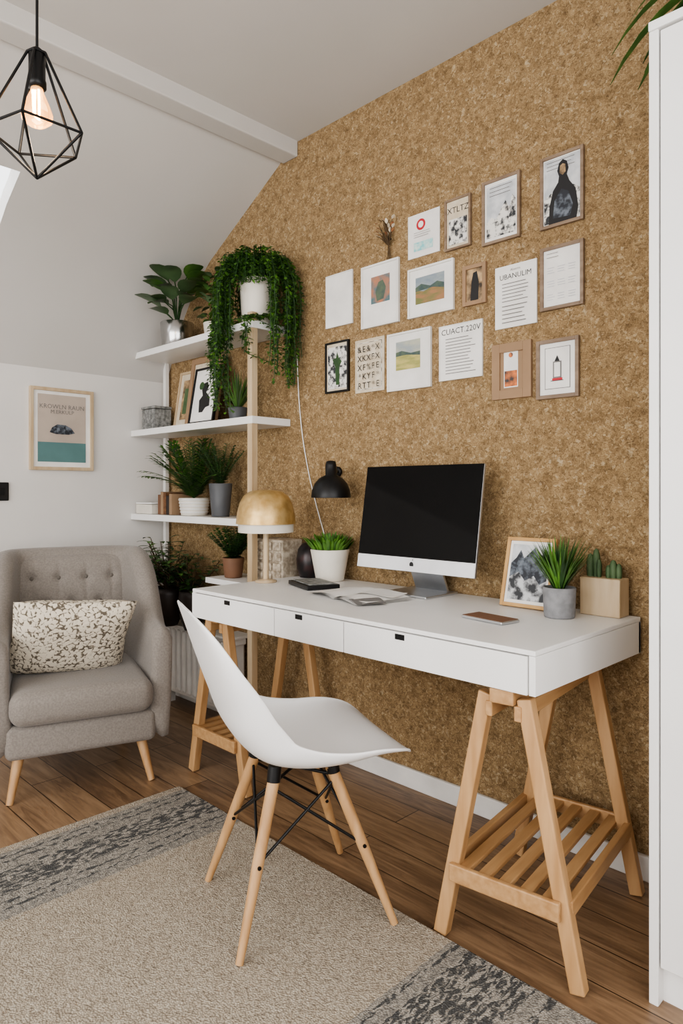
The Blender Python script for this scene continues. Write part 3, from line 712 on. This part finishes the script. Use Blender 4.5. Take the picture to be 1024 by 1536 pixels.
# ---------------------------------------------------------------- pendant
c=V((1.625,-1.325,0)); b=B('pendant_lamp')
b.tube([c+V((0,0,CZ)),c+V((0,0,2.18))],.0035,blackm,8)
b.lathe([(0,0),(.05,0),(.05,-.02),(0,-.025)],c+V((0,0,CZ)),blackm,24)
b.lathe([(0,2.215),(.012,2.205),(.02,2.19),(.02,2.13),(.022,2.125),(.022,2.11),(0,2.105)],c,blackm,24)
AA=[math.radians(36+72*i) for i in range(5)]
topr=[c+V((.022*math.cos(a),.022*math.sin(a),2.195)) for a in AA]
mid=[c+V((.120*math.cos(a),.120*math.sin(a),1.988)) for a in AA]
bot=c+V((0,0,1.885))
for i in range(5):
    b.tube([topr[i],mid[i]],.0036,blackm,6); b.tube([mid[i],mid[(i+1)%5]],.0036,blackm,6); b.tube([mid[i],bot],.0036,blackm,6); b.tube([topr[i],topr[(i+1)%5]],.0036,blackm,6)
b.lathe([(.014,2.108),(.016,2.098),(.03,2.065),(.037,2.045),(.036,2.03),(.022,2.018),(0,2.015)],c,bulbm,28)
b.tube([c+V((-.008,0,2.10)),c+V((-.01,0,2.05)),c+V((0,.004,2.04)),c+V((.01,0,2.05)),c+V((.008,0,2.10))],.0022,filam,6)
b.done()

# ---------------------------------------------------------------- wardrobe
e=empty('wardrobe'); X0,X1,Y0,ZT=2.785,3.75,-.475,2.10
b=B('carcass'); b.bb(X0,X0+.02,Y0,-.001,0,ZT,whiteg,.002); b.bb(X1-.02,X1,Y0,-.001,0,ZT,whiteg,.002); b.bb(X0,X1,Y0-.004,-.001,ZT,ZT+.02,whiteg,.002); b.bb(X0+.02,X1-.02,Y0+.03,-.001,0,.08,whiteg); b.bb(X0+.02,X1-.02,-.01,-.001,.08,ZT,whiteg); b.done(e)
for i,(a,c_) in enumerate(((X0+.023,3.265),(3.27,X1-.023))):
    b=B(f'wardrobe_door_{i+1}'); b.bb(a,c_,Y0+.012,Y0+.028,.085,ZT-.004,whiteg)
    for (p,q,r,s_) in ((a,a+.055,.085,ZT-.004),(c_-.055,c_,.085,ZT-.004),(a+.055,c_-.055,.085,.16),(a+.055,c_-.055,ZT-.08,ZT-.004)): b.bb(p,q,Y0+.003,Y0+.012,r,s_,whiteg,.002)
    b.done(e)
b=B('potted_palm'); c=V((3.02,-.27,2.1205)); pot(b,c,.09,.13,terr)
for i in range(46):
    a=random.uniform(0,6.28); k=random.uniform(.3,1.3); b.leaf(c+V((0,0,.12)),(math.cos(a)*k,max(math.sin(a)*k,-.9) if math.sin(a)<0 else math.sin(a)*k*.3,1),random.uniform(.3,.46),.024,random.choice([leafm,leafd,leafb]),2.0,8,pw=.6,peak=.4,test=inside)
for dx,dy,l in ((-1,-.15,.46),(-1,.1,.42),(-.9,-.4,.44),(-1,-.02,.38)): b.leaf(c+V((0,0,.13)),(dx,dy,.75),l,.03,leafm,1.9,8,pw=.6)
b.done()

# ---------------------------------------------------------------- lights
def area(name,loc,rot,sx,sy,p,col):
    l=bpy.data.lights.new(name,'AREA'); l.shape='RECTANGLE'; l.size=sx; l.size_y=sy; l.energy=p; l.color=col
    o=bpy.data.objects.new(name,l); bpy.context.collection.objects.link(o); o.location=loc; o.rotation_euler=rot; return o
area('daylight_front',(2.25,YB-.12,1.45),(math.radians(90),0,0),3.2,1.8,88,(1,.98,.955))
area('daylight_right',(XR+.12,-2.3,1.45),(math.radians(90),0,math.radians(90)),2.7,1.8,40,(1,.975,.95))
l=bpy.data.lights.new('bulb_light','POINT'); l.energy=2.0; l.color=(1,.75,.5); l.shadow_soft_size=.04
o=bpy.data.objects.new('bulb_light',l); bpy.context.collection.objects.link(o); o.location=(1.625,-1.325,1.96)
w=bpy.data.worlds.new('World'); bpy.context.scene.world=w; w.use_nodes=True
bg=w.node_tree.nodes['Background']; bg.inputs[0].default_value=(.97,.98,1,1); bg.inputs[1].default_value=2.55
bpy.context.scene.view_settings.look='AgX - Medium High Contrast'

# ---------------------------------------------------------------- camera
cd=bpy.data.cameras.new('Camera'); cam=bpy.data.objects.new('Camera',cd); bpy.context.collection.objects.link(cam)
cam.location=(3.36,-1.99,1.11); cam.rotation_euler=(math.radians(90),0,math.radians(45))
cd.lens=24; cd.sensor_width=36; cd.sensor_fit='AUTO'; cd.shift_y=-33/1536; cd.clip_start=.02
bpy.context.scene.camera=cam
